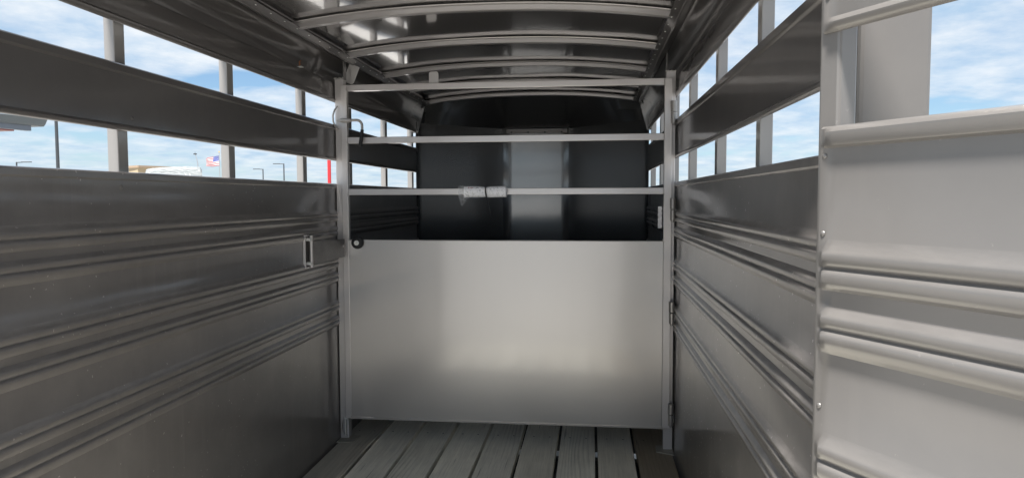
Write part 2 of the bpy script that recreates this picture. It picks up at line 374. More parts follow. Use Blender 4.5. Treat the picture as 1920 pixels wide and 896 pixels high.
for a, c in zip(rows, rows[1:]):
    for j in range(len(plan)-1): bm.faces.new((a[j], a[j+1], c[j+1], c[j]))
no = obj('nose_panel', bm, M_nose, T, smooth=25); s_ = no.modifiers.new('t', 'SOLIDIFY'); s_.thickness = .003; s_.offset = 1; s_.use_rim = False
bm = NB()
def plan_y(x):
    for (xa, ya), (xb, yb) in zip(plan[1:], plan[2:-1]):
        if xa <= x <= xb: return ya + (yb - ya)*(x - xa)/max(1e-6, xb - xa)
    return Y1 + .03
def cap_front(f):
    # fan: half the rear arch opens onto the slanted panels, the middle onto the flat centre panel
    x = XL + .006 + (1.818)*f; return Vector((x, plan_y(x), 1.945))
fv, rv = [], []
for k in range(49):
    f = k/48; fv.append(bm.verts.new(cap_front(f)))
    x = XM - .86 + 1.72*f; rv.append(bm.verts.new((x, 5.53, arch(x) + .0305)))
mv = []
for k in range(49):
    a_, b_ = rv[k].co, fv[k].co; p = a_*.5 + b_*.5; xx = abs(p.x - XM)
    p.z = a_.z*.5 + b_.z*.5 + (.018 if xx < .27 else .0); mv.append(bm.verts.new(p))
for r1_, r2_ in ((rv, mv), (mv, fv)):
    for j in range(48): bm.faces.new((r2_[j], r2_[j+1], r1_[j+1], r1_[j]))
for sgn_, X_ in ((1, XL), (-1, XR)):
    # corner gussets closing the gap between cove, roof and nose
    q_ = [bm.verts.new(p) for p in ((X_ - sgn_*.06, 5.548, 1.86), (X_ + sgn_*.012, 5.548, 1.86), (X_ + sgn_*.07, 5.548, 2.075), (X_ + sgn_*.09, 5.548, 2.14), (X_ - sgn_*.06, 5.548, 2.14))]
    bm.faces.new(q_)
nc = obj('nose_cap', bm, M_nose, T, smooth=10); s_ = nc.modifiers.new('t', 'SOLIDIFY'); s_.thickness = .003; s_.offset = 0; s_.use_rim = False
bm = NB()
box(bm, NX0 - .02, NX1 + .02, NY - .014, NY - .004, 1.905, 1.938)
ns = obj('nose_flange', bm, M_slat, T, bevel=.003)
bm = NB()
for k in range(4): dome(bm, (NX0 + .04 + k*.147, NY - .014, 1.913), (0, -1, 0), .008, .004)
pieces('clip', bm, M_rubber, ns)

# floor boards
darks = [0.22, 0.08, 0.02, 0.0, 0.04, 0.05, 0.0, 0.12, 0.48]
cols_ = [(0.52,0.49,0.42)] + [(0.76,0.735,0.645), (.73,.71,.62), (.78,.755,.655), (.74,.72,.63), (.72,.69,.59), (.77,.745,.645), (.71,.675,.57)] + [(0.48,0.40,0.29)]
bw = 1.83/9
M_boards = []
for i in range(9):
    x0 = XL + bw*i + (.0085 if i else .012); x1 = XL + bw*(i+1) - (.007 + .0015*(i % 3) if i < 8 else .012)
    bm = NB()
    ysb = frange(1.12, 6.15, 24); ring = []
    for y in ysb:
        if y > 5.55:
            lim = (y - 5.55)*1.0
            a_ = max(x0, XL + .02 + lim); b_ = min(x1, XR - .02 - lim)
            if b_ - a_ < .01: break
        else: a_, b_ = x0, x1
        e = .0012*noise.noise(Vector((y*2.0, i*3.1, 0)))
        ring.append([bm.verts.new(p) for p in ((a_+e, y, -.038), (b_+e, y, -.038), (b_+e, y, -.003), (b_+e-.003, y, 0), (a_+e+.003, y, 0), (a_+e, y, -.003))])
    for a, c in zip(ring, ring[1:]):
        for k in range(6): bm.faces.new((a[k], a[(k+1)%6], c[(k+1)%6], c[k]))
    bm.faces.new(ring[0]); bm.faces.new(list(reversed(ring[-1])))
    bmt = wood('weathered_board_%d' % i, darks[i], i+1, cols_[i])
    o = obj('floor_board', bm, bmt, T)
    if i == 0: o['label'] = 'darker mud-stained edge board'
    if i == 8: o['label'] = 'dark brown stained edge board'
    bm = NB()
    for y in (3.88,):
        for dx in (.05, .14): dome(bm, (x0 + dx, y, .0), (0, 0, 1), .005, .001, 8)
    pieces('screw', bm, M_frame, o)
# underframe; most members widened to keep the board gaps dark
for k in range(12):
    bm = NB(); y = 1.25 + k*.40; box(bm, XL + .01, XR - .01, y, y + (.05 if k in (6, 9) else .27), -.14, -.04); obj('cross_member', bm, M_frame, T)
for x in (XL + .02, XR - .08):
    bm = NB(); box(bm, x, x + .06, Y0 + .02, 5.5, -.22, -.122); obj('frame_beam', bm, M_frame, T)
# rear frame
for xa, xb in ((.392, .494), (-1.448, -1.346)):
    bm = NB(); box(bm, xa, xb, Y0, Y0 + .09, -.2, 2.2); obj('rear_post', bm, M_door, T, bevel=.007)
bm = NB(); box(bm, -1.345, .391, Y0, Y0 + .09, 2.165, 2.23); obj('rear_header', bm, M_post, T, bevel=.006)
bm = NB(); box(bm, -1.345, .391, Y0 - .01, Y0 + .018, -.2, -.003); obj('rear_sill', bm, M_post, T, bevel=.004)
# wheels + fenders outside, so the trailer stands on something
for sx in (XL - .20, XR + .20):
    for y in (2.8, 3.65):
        bm = NB(); tube(bm, [(sx - .1, y, GZ + .36), (sx - .085, y, GZ + .36), (sx + .085, y, GZ + .36), (sx + .1, y, GZ + .36)], [.31, .36, .36, .31], 40)
        wv = obj('wheel', bm, M_rubber, T, smooth=30)
        bm = NB(); tube(bm, [(sx - .103, y, GZ + .36), (sx + .103, y, GZ + .36)], .20, 32); obj('rim', bm, M_zinc, wv, smooth=30)

# ---------------------------------------------------------------- fixed gate posts with floor plates
GY = 3.729
bm = NB(); box(bm, -1.388, -1.340, GY, GY + .048, 0.006, 1.985); pl = obj('gate_post', bm, M_post, T, bevel=.003)
bm = NB(); box(bm, .383, .431, GY, GY + .048, 0.006, 1.990); pr_ = obj('gate_post', bm, M_post, T, bevel=.003)
def poly_prism(bm, pts, z0, z1):
    a = [bm.verts.new((x, y, z0)) for x, y in pts]; c = [bm.verts.new((x, y, z1)) for x, y in pts]
    bm.faces.new(list(reversed(a))); bm.faces.new(c)
    for i in range(len(pts)): j = (i+1) % len(pts); bm.faces.new((a[i], a[j], c[j], c[i]))
bm = NB(); poly_prism(bm, [(-1.389, 3.66), (-1.305, 3.668), (-1.290, 3.78), (-1.389, 3.79)], .0005, .006); obj('floor_plate', bm, M_plate, pl, bevel=.0015)
bm = NB(); poly_prism(bm, [(.345, 3.690), (.435, 3.655), (.436, 3.79), (.35, 3.79)], .0005, .006); obj('floor_plate', bm, M_plate, pr_, bevel=.0015)
bm = NB(); box(bm, -1.342, -1.336, GY + .004, GY + .044, 1.985, 2.085); obj('post_gusset', bm, M_slat, pl, bevel=.001)
bm = NB(); box(bm, .383, .388, GY + .004, GY + .044, 1.990, 2.085); obj('post_gusset', bm, M_slat, pr_, bevel=.001)
for xx, px_ in ((-1.364, pl), (.407, pr_)):
    bm = NB(); sgn = -1 if xx < 0 else 1
    pts = [(xx + sgn*(.0) - .028 + k*.0075, GY + .002 + .002*math.sin(k*2.3), 1.989 + .002*math.sin(k*3.7)) for k in range(8)]
    tube(bm, pts, [.004 + .0015*math.sin(k*1.9) for k in range(8)], 8); obj('weld_bead', bm, M_steel, px_, smooth=60)

# ---------------------------------------------------------------- swinging centre gate
GF = 3.694                                   # front face of the gate tubes
def gz(z): return EYE + (z - EYE)*(GF/3.7263)
def gx(x): return x*(GF/3.7263)
gl0, gl1, gr0, gr1 = gx(-1.356), gx(-1.321), gx(.375), gx(.4165)
zt, zb_, zp = gz(1.953), gz(.118), gz(1.113)
bm = NB(); tb = .032
box(bm, gl0, gl1, GF, GF + tb, zb_, zt)
D_ = empty('centre_gate', (0, 0, 0)); D_.parent = T
obj('gate_stile', bm, M_post, D_, bevel=.003)
bm = NB(); box(bm, gr0, gr1, GF, GF + tb, zb_ , zt); obj('gate_stile', bm, M_post, D_, bevel=.003)
for a_, b_ in ((gz(1.920), zt), (gz(1.637), gz(1.671)), (gz(1.357), gz(1.391))):
    bm = NB(); box(bm, gl1 + .0008, gr0 - .0008, GF + .0005, GF + tb - .001, a_, b_); obj('gate_rail', bm, M_rail, D_, bevel=.0025)
# tray-shaped sheet: front face, folded top and bottom edges
bm = NB()
pw = [(GF + .028, zp - .0005), (GF - .0005, zp), (GF - .003, zp - .003), (GF - .003, zb_ + .012), (GF - .006, zb_ + .008), (GF - .0055, zb_ + .001), (GF + .028, zb_)]
NXg, NZg = 16, 10
rows = []
for i in range(NXg+1):
    x = gl1 + .0015 + (gr0 - gl1 - .003)*i/NXg; r_ = []
    for k, (yy, zz) in enumerate(pw):
        r_.append((x, yy, zz))
        if k == 2:
            for n_ in range(1, NZg):
                z2 = zp - .003 + (zb_ + .012 - zp + .003)*n_/NZg
                bul = math.sin(math.pi*i/NXg)*math.sin(math.pi*n_/NZg)
                r_.append((x, GF - .003 - .004*bul, z2))
    rows.append([bm.verts.new(p) for p in r_])
for a, c in zip(rows, rows[1:]):
    for j in range(len(a)-1): bm.faces.new((a[j], a[j+1], c[j+1], c[j]))
gp = obj('gate_panel', bm, M_gate, D_, smooth=30); s_ = gp.modifiers.new('t', 'SOLIDIFY'); s_.thickness = .0016; s_.offset = 0; s_.use_rim = False
# weld marks at the corners
bm = NB()
for (x, z) in ((gl1, zp), (gr0, zp), (gl1, zb_+.004), (gr0, zb_+.004), (gl1, gz(1.920)), (gr0, gz(1.920)), (gr0, gz(1.64)), (gr0, gz(1.36)), (gl1, gz(1.637)), (gl1, gz(1.357))):
    tube(bm, [(x - .004, GF - .002, z + .010), (x, GF - .003, z + .002), (x + .004, GF - .002, z - .006)], .0028, 8)
pieces('weld_bead', bm, M_steel, D_, smooth=60)
# four hinges on the right stile
for zc_ in (1.776, 1.277, .738, .198):
    zc_ = gz(zc_); hx = gx(.4165) + .004; bm = NB()
    tube(bm, [(hx, GF - .012, zc_ + .003), (hx, GF - .012, zc_ + .058)], .0155, 20)
    tube(bm, [(hx, GF - .012, zc_ - .056), (hx, GF - .012, zc_ - .001)], .0135, 20)
    tube(bm, [(hx, GF - .012, zc_ - .066), (hx, GF - .012, zc_ - .056)], .008, 14)
    tube(bm, [(hx + .002, GF - .0275, zc_ - .03), (hx + .002, GF - .024, zc_ - .03)], .003, 10)
    obj('hinge', bm, M_hinge, D_, bevel=.0015, smooth=40)
    bm = NB(); box(bm, hx + .012, .436, GF + .004, GF + .010, zc_ - .048, zc_ + .004); obj('hinge_plate', bm, M_post, D_, bevel=.001)
# slam latch with bent handle
bm = NB()
zl = gz(1.761)
tube(bm, [(gx(-1.372), GF - .014, zl), (gx(-1.345), GF - .014, zl)], .006, 12)
tube(bm, [(gx(-1.352), GF - .014, zl), (gx(-1.294), GF - .014, zl)], .011, 16)
lat = obj('slam_latch', bm, M_steel, D_, bevel=.001, smooth=40)
bm = NB(); pts = [(gx(-1.294), GF - .014, zl)]
for a in range(0, 91, 15): pts.append((gx(-1.262) + .030*math.sin(R(a)), GF - .014, zl - .030 + .030*math.cos(R(a))))
pts += [(gx(-1.230), GF - .018, zl - .06)]
tube(bm, pts, .0072, 12); obj('latch_handle', bm, M_steel, D_, smooth=50)
bm = NB(); tube(bm, [(gx(-1.230), GF - .018, zl - .052), (gx(-1.232), GF - .020, zl - .08), (gx(-1.240), GF - .022, zl - .132)], [.009, .0095, .0105], 14)
tube(bm, [(gx(-1.240), GF - .022, zl - .130), (gx(-1.241), GF - .022, zl - .140)], [.012, .011], 14); obj('handle_grip', bm, M_rubber, D_, smooth=50)
# rubber bumper with zinc bolt
bx_, bz_ = gx(-1.267), gz(1.099)
bm = NB(); tube(bm, [(bx_, GF - .003, bz_), (bx_, GF - .018, bz_), (bx_, GF - .026, bz_), (bx_, GF - .028, bz_)], [.033, .034, .029, .020], 32); bu = obj('rubber_bumper', bm, M_rubber, D_, smooth=35)
bm = NB(); tube(bm, [(bx_ - .001, GF - .0275, bz_ - .001), (bx_ - .001, GF - .031, bz_ - .001)], .0135, 20); tube(bm, [(bx_, GF - .031, bz_), (bx_, GF - .036, bz_)], .009, 6); obj('bumper_bolt', bm, M_zinc, D_, smooth=30)
# round-ended tab on top of the gate
bm = NB(); xa, xb = gx(-.872), gx(-.820); zz0, zz1 = zt - .012, gz(2.020); r0 = .014
out = [(xa, zz0), (xb, zz0)] + [(xb - r0 + r0*math.cos(R(a)), zz1 - r0 + r0*math.sin(R(a))) for a in range(0, 91, 18)] + [(xa + r0 + r0*math.cos(R(a)), zz1 - r0 + r0*math.sin(R(a))) for a in range(90, 181, 18)]
a = [bm.verts.new((x, GF + tb + .001, z)) for x, z in out]; c = [bm.verts.new((x, GF + tb + .006, z)) for x, z in out]
bm.faces.new(a); bm.faces.new(list(reversed(c)))
for i in range(len(out)): j = (i+1) % len(out); bm.faces.new((a[i], c[i], c[j], a[j]))
obj('gate_tab', bm, M_gate, D_, bevel=.001)
# foot strap at lower left
bm = NB(); pts = []
for a_ in range(-80, 81, 16): pts.append((-1.350 - .026*math.cos(R(a_)), GY - .018, .075 + .044*math.sin(R(a_))))
fr = [[bm.verts.new((p[0], p[1] + dy, p[2])) for dy in (-.012, .014)] for p in pts]
for a, c in zip(fr, fr[1:]): bm.faces.new((a[0], a[1], c[1], c[0]))
fs = obj('foot_strap', bm, M_steel, pl, smooth=50); s_ = fs.modifiers.new('t', 'SOLIDIFY'); s_.thickness = .004
bm = NB(); tube(bm, [(-1.350, GY - .008, .118), (-1.350, GY - .008, .128)], .013, 12); box(bm, -1.352, -1.347, GY - .03, GY - .002, .03, .122); obj('strap_pin', bm, M_zinc, pl)
# curved pull rod left of the post
bm = NB(); tube(bm, [(-1.370, 3.72, 1.838), (-1.380, 3.70, 1.815), (-1.386, 3.69, 1.785), (-1.385, 3.69, 1.755), (-1.378, 3.70, 1.728), (-1.371, 3.72, 1.716)], [.0035, .005, .005, .005, .005, .006], 10)
obj('pull_rod', bm, M_steel, pl, smooth=60)

# hold-open latch on the left wall
bm = NB(); box(bm, -1.391, -1.379, 3.270, 3.276, 1.000, 1.163); box(bm, -1.391, -1.372, 3.276, 3.30, 1.000, 1.006); box(bm, -1.391, -1.372, 3.276, 3.30, 1.157, 1.163)
hl = obj('wall_latch', bm, M_post, T, bevel=.001)
bm = NB(); tube(bm, [(-1.370, 3.325, 1.000), (-1.370, 3.325, 1.158)], .0085, 14); obj('latch_rod', bm, M_post, hl, smooth=50)
bm = NB()
for z_ in (1.022, 1.140):
    box(bm, -1.388, -1.366, 3.300, 3.330, z_ - .008, z_ + .006)
pieces('latch_lug', bm, M_zinc, hl, bevel=.001)
bm = NB()
P0 = (-1.362, 3.334); P1 = (-1.322, 3.655)
prs = []
for s_i in range(9):
    f = s_i/8; x = P0[0] + (P1[0]-P0[0])*f; y = P0[1] + (P1[1]-P0[1])*f
    prs.append([bm.verts.new((x, y, 1.016 + .010*f)), bm.verts.new((x, y, 1.130 - .008*f))])
for a, c in zip(prs, prs[1:]): bm.faces.new((a[0], a[1], c[1], c[0]))
ls = obj('latch_strap', bm, M_slat, hl); s_ = ls.modifiers.new('t', 'SOLIDIFY'); s_.thickness = .005; s_.offset = 0
bm = NB(); dome(bm, (-1.322, 3.640, 1.085), (1, -.12, 0), .008, .003); obj('strap_bolt', bm, M_steel, hl, smooth=60)

# small plate under the left roof rail, behind the post
bm = NB(); r0 = .018; ww, hh = .030, .052
out = [(-ww, hh), (-ww, -hh + r0)] + [(-ww + r0 - r0*math.cos(R(a)), -hh + r0 - r0*math.sin(R(a))) for a in range(15, 91, 15)] + [(ww - r0 + r0*math.sin(R(a)), -hh + r0 - r0*math.cos(R(a))) for a in range(0, 91, 15)] + [(ww, hh)]
rot = R(-22)
out = [(x*math.cos(rot) - z*math.sin(rot), x*math.sin(rot) + z*math.cos(rot)) for x, z in out]
a = [bm.verts.new((-1.318 + x, 3.80, 2.022 + z)) for x, z in out]; c = [bm.verts.new((-1.318 + x, 3.806, 2.022 + z)) for x, z in out]
bm.faces.new(a); bm.faces.new(list(reversed(c)))
for i in range(len(out)): j = (i+1) % len(out); bm.faces.new((a[i], c[i], c[j], a[j]))
obj('hanging_tab', bm, M_gate, T, bevel=.001)

# ---------------------------------------------------------------- right rear door, swung open towards the camera
E0 = Vector((.290, .960, 0)); U = Vector((.509, -.861, 0)).normalized(); NRM = Vector((-.861, -.509, 0)).normalized()
def dp(d, u, z): p = E0 + U*u + NRM*d; return (p.x, p.y, z)
dz_ = .0085
us = [0.010, .016, .024, .034, .05] + frange(.07, .84, 16)
def door_sheet(bm, prof):
    # beads fade out over the last centimetres towards the edge
    fr, bk = [], []
    for u in us:
        k = max(0, min(1, (u - .012)/.014)); k = k*k*(3-2*k)
        fr.append([bm.verts.new(dp(d if d < 0 else d*k + .0015*(1-k), u, z)) for d, z in prof]); bk.append([bm.verts.new(dp(min(d, 0) - .003, u, z)) for d, z in prof])
    n = len(prof)
    for i in range(len(us)-1):
        for j in range(n-1):
            bm.faces.new((fr[i][j], fr[i+1][j], fr[i+1][j+1], fr[i][j+1])); bm.faces.new((bk[i][j], bk[i][j+1], bk[i+1][j+1], bk[i+1][j]))
        for j in (0, n-1): bm.faces.new((fr[i][j], bk[i][j], bk[i+1][j], fr[i+1][j]))
    for i in (0, len(us)-1):
        for j in range(n-1): bm.faces.new((fr[i][j], fr[i][j+1], bk[i][j+1], bk[i][j]))
def door_lower():
    zt_ = 1.4296
    p = [(-.030, zt_ - .001), (-.002, zt_), (.006, zt_ - .003), (.010, zt_ - .008), (.010, zt_ - .020), (.007, zt_ - .025), (0, zt_ - .028)]
    for g in (1.277 + dz_, 1.026 + dz_, .785 + dz_): p += bead_group(g, m=1.0)
    return list(reversed(p + [(0, .02)]))
bm = NB()
def dbox(bm, u0, u1, d0, d1, z0, z1):
    v_ = [bm.verts.new(dp(d, u, z)) for u, d, z in ((u0,d0,z0),(u1,d0,z0),(u1,d1,z0),(u0,d1,z0),(u0,d0,z1),(u1,d0,z1),(u1,d1,z1),(u0,d1,z1))]
    for f in ((0,3,2,1),(4,5,6,7),(0,1,5,4),(1,2,6,5),(2,3,7,6),(3,0,4,7)): bm.faces.new([v_[i] for i in f])
dbox(bm, 0, .032, -.036, -.0035, .02, 2.0)
RD = obj('rear_door', bm, M_door, T, bevel=.004)
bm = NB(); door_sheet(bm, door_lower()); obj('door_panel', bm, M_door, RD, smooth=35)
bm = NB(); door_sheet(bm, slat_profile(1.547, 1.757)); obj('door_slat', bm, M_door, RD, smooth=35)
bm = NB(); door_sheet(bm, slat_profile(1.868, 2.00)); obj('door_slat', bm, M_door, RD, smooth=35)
for u0 in (.40, .808):
    bm = NB(); dbox(bm, u0, u0 + .032, -.060, -.0335, .02, 2.0); obj('door_stile', bm, M_door, RD, bevel=.003)
bm = NB()
for z_ in (1.592, 1.392, 1.293, 1.148, 1.068, .90): dome(bm, dp(.0015, .0165, z_), NRM, .0036, .0018, 10)
pieces('rivet', bm, M_door, RD, smooth=60)
for z_ in (.35, 1.05, 1.75):
    bm = NB(); a_ = Vector(dp(-.02, -.001, z_)); b_ = Vector((.391, 1.13, z_))
    for zz in (-.03, .03):
        pass
    vv = []
    for p_ in (a_, b_):
        for oz in (-.03, .03): vv.append(bm.verts.new(p_ + Vector((0, 0, oz))))
    bm.faces.new((vv[0], vv[1], vv[3], vv[2])); o = obj('door_hinge', bm, M_post, RD); s_ = o.modifiers.new('t', 'SOLIDIFY'); s_.thickness = .006; s_.offset = 0

# ---------------------------------------------------------------- things resting on the trailer
# rolled papers in a clear bag, tied to the gate rail
def clearplastic():
    m, t, b = mat('clear_plastic'); v = objco(t)
    b.inputs['Base Color'].default_value = (.93, .94, .96, 1); b.inputs['Roughness'].default_value = .12; 
    ng = noi(t, v, 38, 3, .6, 1.0); rdg = mth(t, 'ABSOLUTE', mth(t, 'SUBTRACT', ng, .5))
    t.links.new(ramp(t, rdg, [(0.0, .38), (.012, .12), (.05, .05)]), b.inputs['Alpha'])
    b.inputs['IOR'].default_value = 1.45
    bp = N(t, 'ShaderNodeBump'); bp.inputs['Distance'].default_value = .004; t.links.new(noi(t, v, 55, 3, .6), bp.inputs['Height']); t.links.new(bp.outputs[0], b.inputs['Normal'])
    return m
M_clear = clearplastic()
m, t, b = mat('printed_paper'); v = objco(t); b.inputs['Roughness'].default_value = .5
b.inputs['Base Color'].default_value = (.93, .93, .96, 1); M_paper = m
bp = N(t, 'ShaderNodeBump'); bp.inputs['Distance'].default_value = .004; t.links.new(noi(t, v, 30, 3, .6), bp.inputs['Height']); t.links.new(bp.outputs[0], b.inputs['Normal'])
M_red = simple('red_ink', (.35, .05, .06), .6); M_ink = simple('grey_ink', (.12, .12, .14), .6)
PB = tag(empty('rolled_documents', (gx(-.57), GF - .03, gz(1.37))), 'rolled white papers in a clear plastic bag strapped to the lowest open gate rail', 'paper roll')
px0, pyc, pzc = gx(-.57), GF - .026, gz(1.372)
def loc(p): return (p[0] - PB.location.x, p[1] - PB.location.y, p[2] - PB.location.z)
bm = NB(); rr = []
for i in range(25):
    f = i/24; x = gx(-.672) + (gx(-.447) - gx(-.672))*f
    ring = []
    for k in range(24):
        a = 2*math.pi*k/24
        sq = 1 + .07*noise.noise(Vector((x*18, math.cos(a)*1.6, math.sin(a)*1.6))) + 0.025*noise.noise(Vector((x*70, math.cos(a)*3, math.sin(a)*3)))
        pin = 1 - .10*math.exp(-((f-.52)/.05)**2)
        ring.append(bm.verts.new(loc((x, pyc + .022*math.cos(a)*sq*pin, pzc + .0285*math.sin(a)*sq*pin + .001*math.sin(f*9)))))
    rr.append(ring)
for a, c in zip(rr, rr[1:]):
    for k in range(24): bm.faces.new((a[k], a[(k+1)%24], c[(k+1)%24], c[k]))
bm.faces.new(rr[0]); bm.faces.new(list(reversed(rr[-1])))
ppr = obj('paper', bm, M_paper, PB, smooth=50)
bm = NB(); mi = 0
for (x_, z_, wd, hh_, k) in ((-.648, .0225, .004, .006, 0), (-.6455, .0255, .006, .0015, 0), (-.636, .0225, .006, .004, 0), (-.628, .0235, .006, .003, 0), (-.606, .0235, .014, .0028, 1), (-.578, .0245, .011, .0018, 1), (-.494, .0245, .008, .0015, 1)):
    x_ = gx(x_); vv = []
    for dx_, dz2 in ((0, 0), (wd, 0), (wd, hh_), (0, hh_)):
        zz = z_ + dz2 - .004; c_ = math.sqrt(max(0, 1 - min(1, zz/.0285)**2)); vv.append(bm.verts.new(loc((x_ + dx_, pyc - .0245*c_ - .0012, pzc + zz*1.03))))
    f_ = bm.faces.new(vv); f_.material_index = k
pk = obj('print_mark', bm, [M_red, M_ink], ppr)
# bag film: slightly larger tube plus the loose corner on the left
bm = NB(); rr = []
for i in range(29):
    f = i/28; x = gx(-.704) + (gx(-.443) - gx(-.704))*f; ring = []
    for k in range(28):
        a = 2*math.pi*k/28
        n_ = noise.noise(Vector((x*40, math.cos(a)*2.2, math.sin(a)*2.2)))
        pin = 1 - .16*math.exp(-((f-.57)/.045)**2)
        ry, rz = (.0255 + .002*n_)*pin, (.0315 + .0022*n_)*pin
        if f < .22: s2 = f/.22; ry *= .35 + .65*s2; 
        ring.append(bm.verts.new(loc((x, pyc + ry*math.cos(a), pzc + rz*math.sin(a) + (.004*(1-f/.22) if f < .22 else 0)))))
    rr.append(ring)
for a, c in zip(rr, rr[1:]):
    for k in range(28): bm.faces.new((a[k], a[(k+1)%28], c[(k+1)%28], c[k]))
# loose tail hanging down
tail = [[(-.702, 1.374), (-.690, 1.382), (-.672, 1.386), (-.650, 1.384)], [(-.697, 1.340), (-.684, 1.345), (-.668, 1.348), (-.640, 1.347)], [(-.692, 1.322), (-.683, 1.325), (-.668, 1.330), (-.648, 1.334)], [(-.689, 1.306), (-.682, 1.306), (-.671, 1.316), (-.662, 1.322)], [(-.684, 1.298), (-.680, 1.297), (-.676, 1.302), (-.671, 1.309)]]
tr_ = []
for i, row in enumerate(tail):
    for lay in range(1):
        tr_.append([bm.verts.new(loc((gx(x), pyc - .024 + .014*noise.noise(Vector((x*60, z*50, 2.0))), gz(z)))) for x, z in row])
for a, c in zip(tr_, tr_[1:]):
    for k in range(3): bm.faces.new((a[k], a[k+1], c[k+1], c[k]))
tr_ = []
for i, row in enumerate(tail):
    tr_.append([bm.verts.new(loc((gx(x), pyc - .012 + .016*noise.noise(Vector((x*50, z*70, 5.0))), gz(z)))) for x, z in row])
for a, c in zip(tr_, tr_[1:]):
    for k in range(3): bm.faces.new((a[k], a[k+1], c[k+1], c[k]))
obj('plastic_bag', bm, M_clear, PB, smooth=80)
bm = NB(); xt = gx(-.553); pts = []
for k in range(25):
    a = 2*math.pi*k/24; pts.append(loc((xt + .002*math.sin(a*2), pyc + .012 + .038*math.cos(a), pzc + .032*math.sin(a))))
tube(bm, pts, .0034, 6, cap=False)
tube(bm, [loc((xt - .001, pyc - .026, pzc + .004)), loc((xt + .002, pyc - .030, pzc - .015)), loc((xt + .012, pyc - .030, pzc - .06)), loc((gx(-.527), pyc - .028, gz(1.252)))], [.0042, .004, .0036, .0026], 6)
obj('cable_tie', bm, M_rubber, PB, smooth=60)

# end of an amber wire poking from the seam
WE = tag(empty('wire_end', (-1.40, 3.29, 1.975)), 'short amber wire end poking out of the seam over the left slats', 'wire')
bm = NB(); tube(bm, [(0, 0, 0), (.006, -.004, .008), (.004, -.006, .018), (.012, -.004, .026)], [.004, .0045, .004, .002], 8); obj('wire', bm, simple('amber', (.16, .06, .02), .5), WE, smooth=60)
bm = NB(); box(bm, -.012, .018, -.012, .012, -.006, -.002); obj('wire_clip', bm, M_zinc, WE)
# white strip added for bright sky through a hole behind the right gate stile
bm = NB(); pr2 = []
for i in range(22):
    z_ = 1.292 - .0055*i; pr2.append([bm.verts.new((.3515 + .002*abs(math.sin(i*.75)) + .005*k, 3.80 + .003*math.sin(i*1.1 + k), z_)) for k in range(5)])
for a, c in zip(pr2, pr2[1:]):
    for k in range(4): bm.faces.new((a[k], a[k+1], c[k+1], c[k]))
o = obj('sky_gap_strip', bm, simple('sky_gap_white', (.8, .8, .82), .4)); s_ = o.modifiers.new('t', 'SOLIDIFY'); s_.thickness = .001
tag(o, 'small white strip standing in for sky seen through a hole behind the hinge side of the gate', 'plastic scrap')

# ---------------------------------------------------------------- outside, seen through the left slots
def ad(dx, dy, dist, el=None): return (dx*dist, dy*dist, None if el is None else EYE + el*dist)
def flat(name, col, rough=.6, metal=0): 
    m, t, b = mat(name); v = objco(t); n_ = noi(t, v, 1.3, 6, .6)
    t.links.new(mixc(t, n_, tuple(k*.85 for k in col), tuple(min(1, k*1.12) for k in col)), b.inputs['Base Color']); b.inputs['Roughness'].default_value = rough; b.inputs['Metallic'].default_value = metal; return m
M_dark = flat('dark_steel', (.035, .04, .045), .5); M_galv = flat('galvanised', (.30, .31, .32), .5, .4); M_cgrey = flat('canopy_grey', (.06, .075, .085), .5); M_cblue = flat('canopy_blue_grey', (.10, .12, .15), .5)
M_redc = flat('red_band', (.22, .07, .065), .5); M_tan = flat('tan_wall', (.36, .29, .19), .8); M_brown = flat('brown_coping', (.30, .22, .15), .7)
# lamp posts
def lamp(dx, dy, dist, top, rad, label, arm=(-1, 0), armlen=1.2, group='distant parking lot lamps'):
    x, y, _ = ad(dx, dy, dist); h = EYE + top*dist - GZ
    L = tag(empty('street_lamp', (x, y, GZ)), label, 'street lamp', group)
    bm = NB(); tube(bm, [(0, 0, 0), (0, 0, .5), (0, 0, .5), (0, 0, h)], [rad*2.6, rad*2.6, rad*1.2, rad*.9], 14); obj('pole', bm, M_dark, L, smooth=40)
    bm = NB(); tube(bm, [(0, 0, h - .12), (arm[0]*armlen*.5, arm[1]*armlen*.5, h - .05)], rad*.6, 8); obj('arm', bm, M_dark, L)
    bm = NB(); c_ = (arm[0]*armlen*.8, arm[1]*armlen*.8); box(bm, c_[0] - armlen*.38, c_[0] + armlen*.38, c_[1] - .22, c_[1] + .22, h - .12, h + .06); obj('lamp_head', bm, M_dark, L, bevel=.03)
    return L
lamp(-.4360, .8999, 210, .0395, .16, 'slim lamp post nearer the wall slat upright, left of the taller thin one', armlen=2.4)
lamp(-.4119, .9112, 190, .0469, .16, 'taller slim lamp post beyond the wall, nearest the red pole', armlen=2.4)
lamp(-.6622, .7493, 190, .0431, .16, 'distant lamp head just clearing the wall at far left under the dark canopy', arm=(1, 0), armlen=3.0)
# thick near pole
x, y, _ = ad(-.6315, .7753, 40)
L = tag(empty('street_lamp', (x, y, GZ)), 'thick dark lamp pole between the canopy and the first upright', 'street lamp', 'distant parking lot lamps')
bm = NB(); tube(bm, [(0, 0, 0), (0, 0, .6), (0, 0, .6), (0, 0, 7.0)], [.22, .22, .085, .065], 16); obj('pole', bm, M_dark, L, smooth=40)
bm = NB(); box(bm, -.9, .1, -.16, .16, 6.95, 7.10); obj('lamp_head', bm, M_dark, L, bevel=.03)
# red pole
x, y, _ = ad(-.3572, .934, 60); bm = NB(); tube(bm, [(0, 0, 0), (0, 0, 6.2)], .145, 18); tube(bm, [(0, 0, 0), (0, 0, .04)], .3, 18)
M_rp = simple('red_pole', (.42, .02, .025), .45)
o = obj('sign_pole', bm, M_rp, None, smooth=40, loc=(x, y, GZ)); tag(o, 'bright red round pole standing just left of the gate post', 'pole')
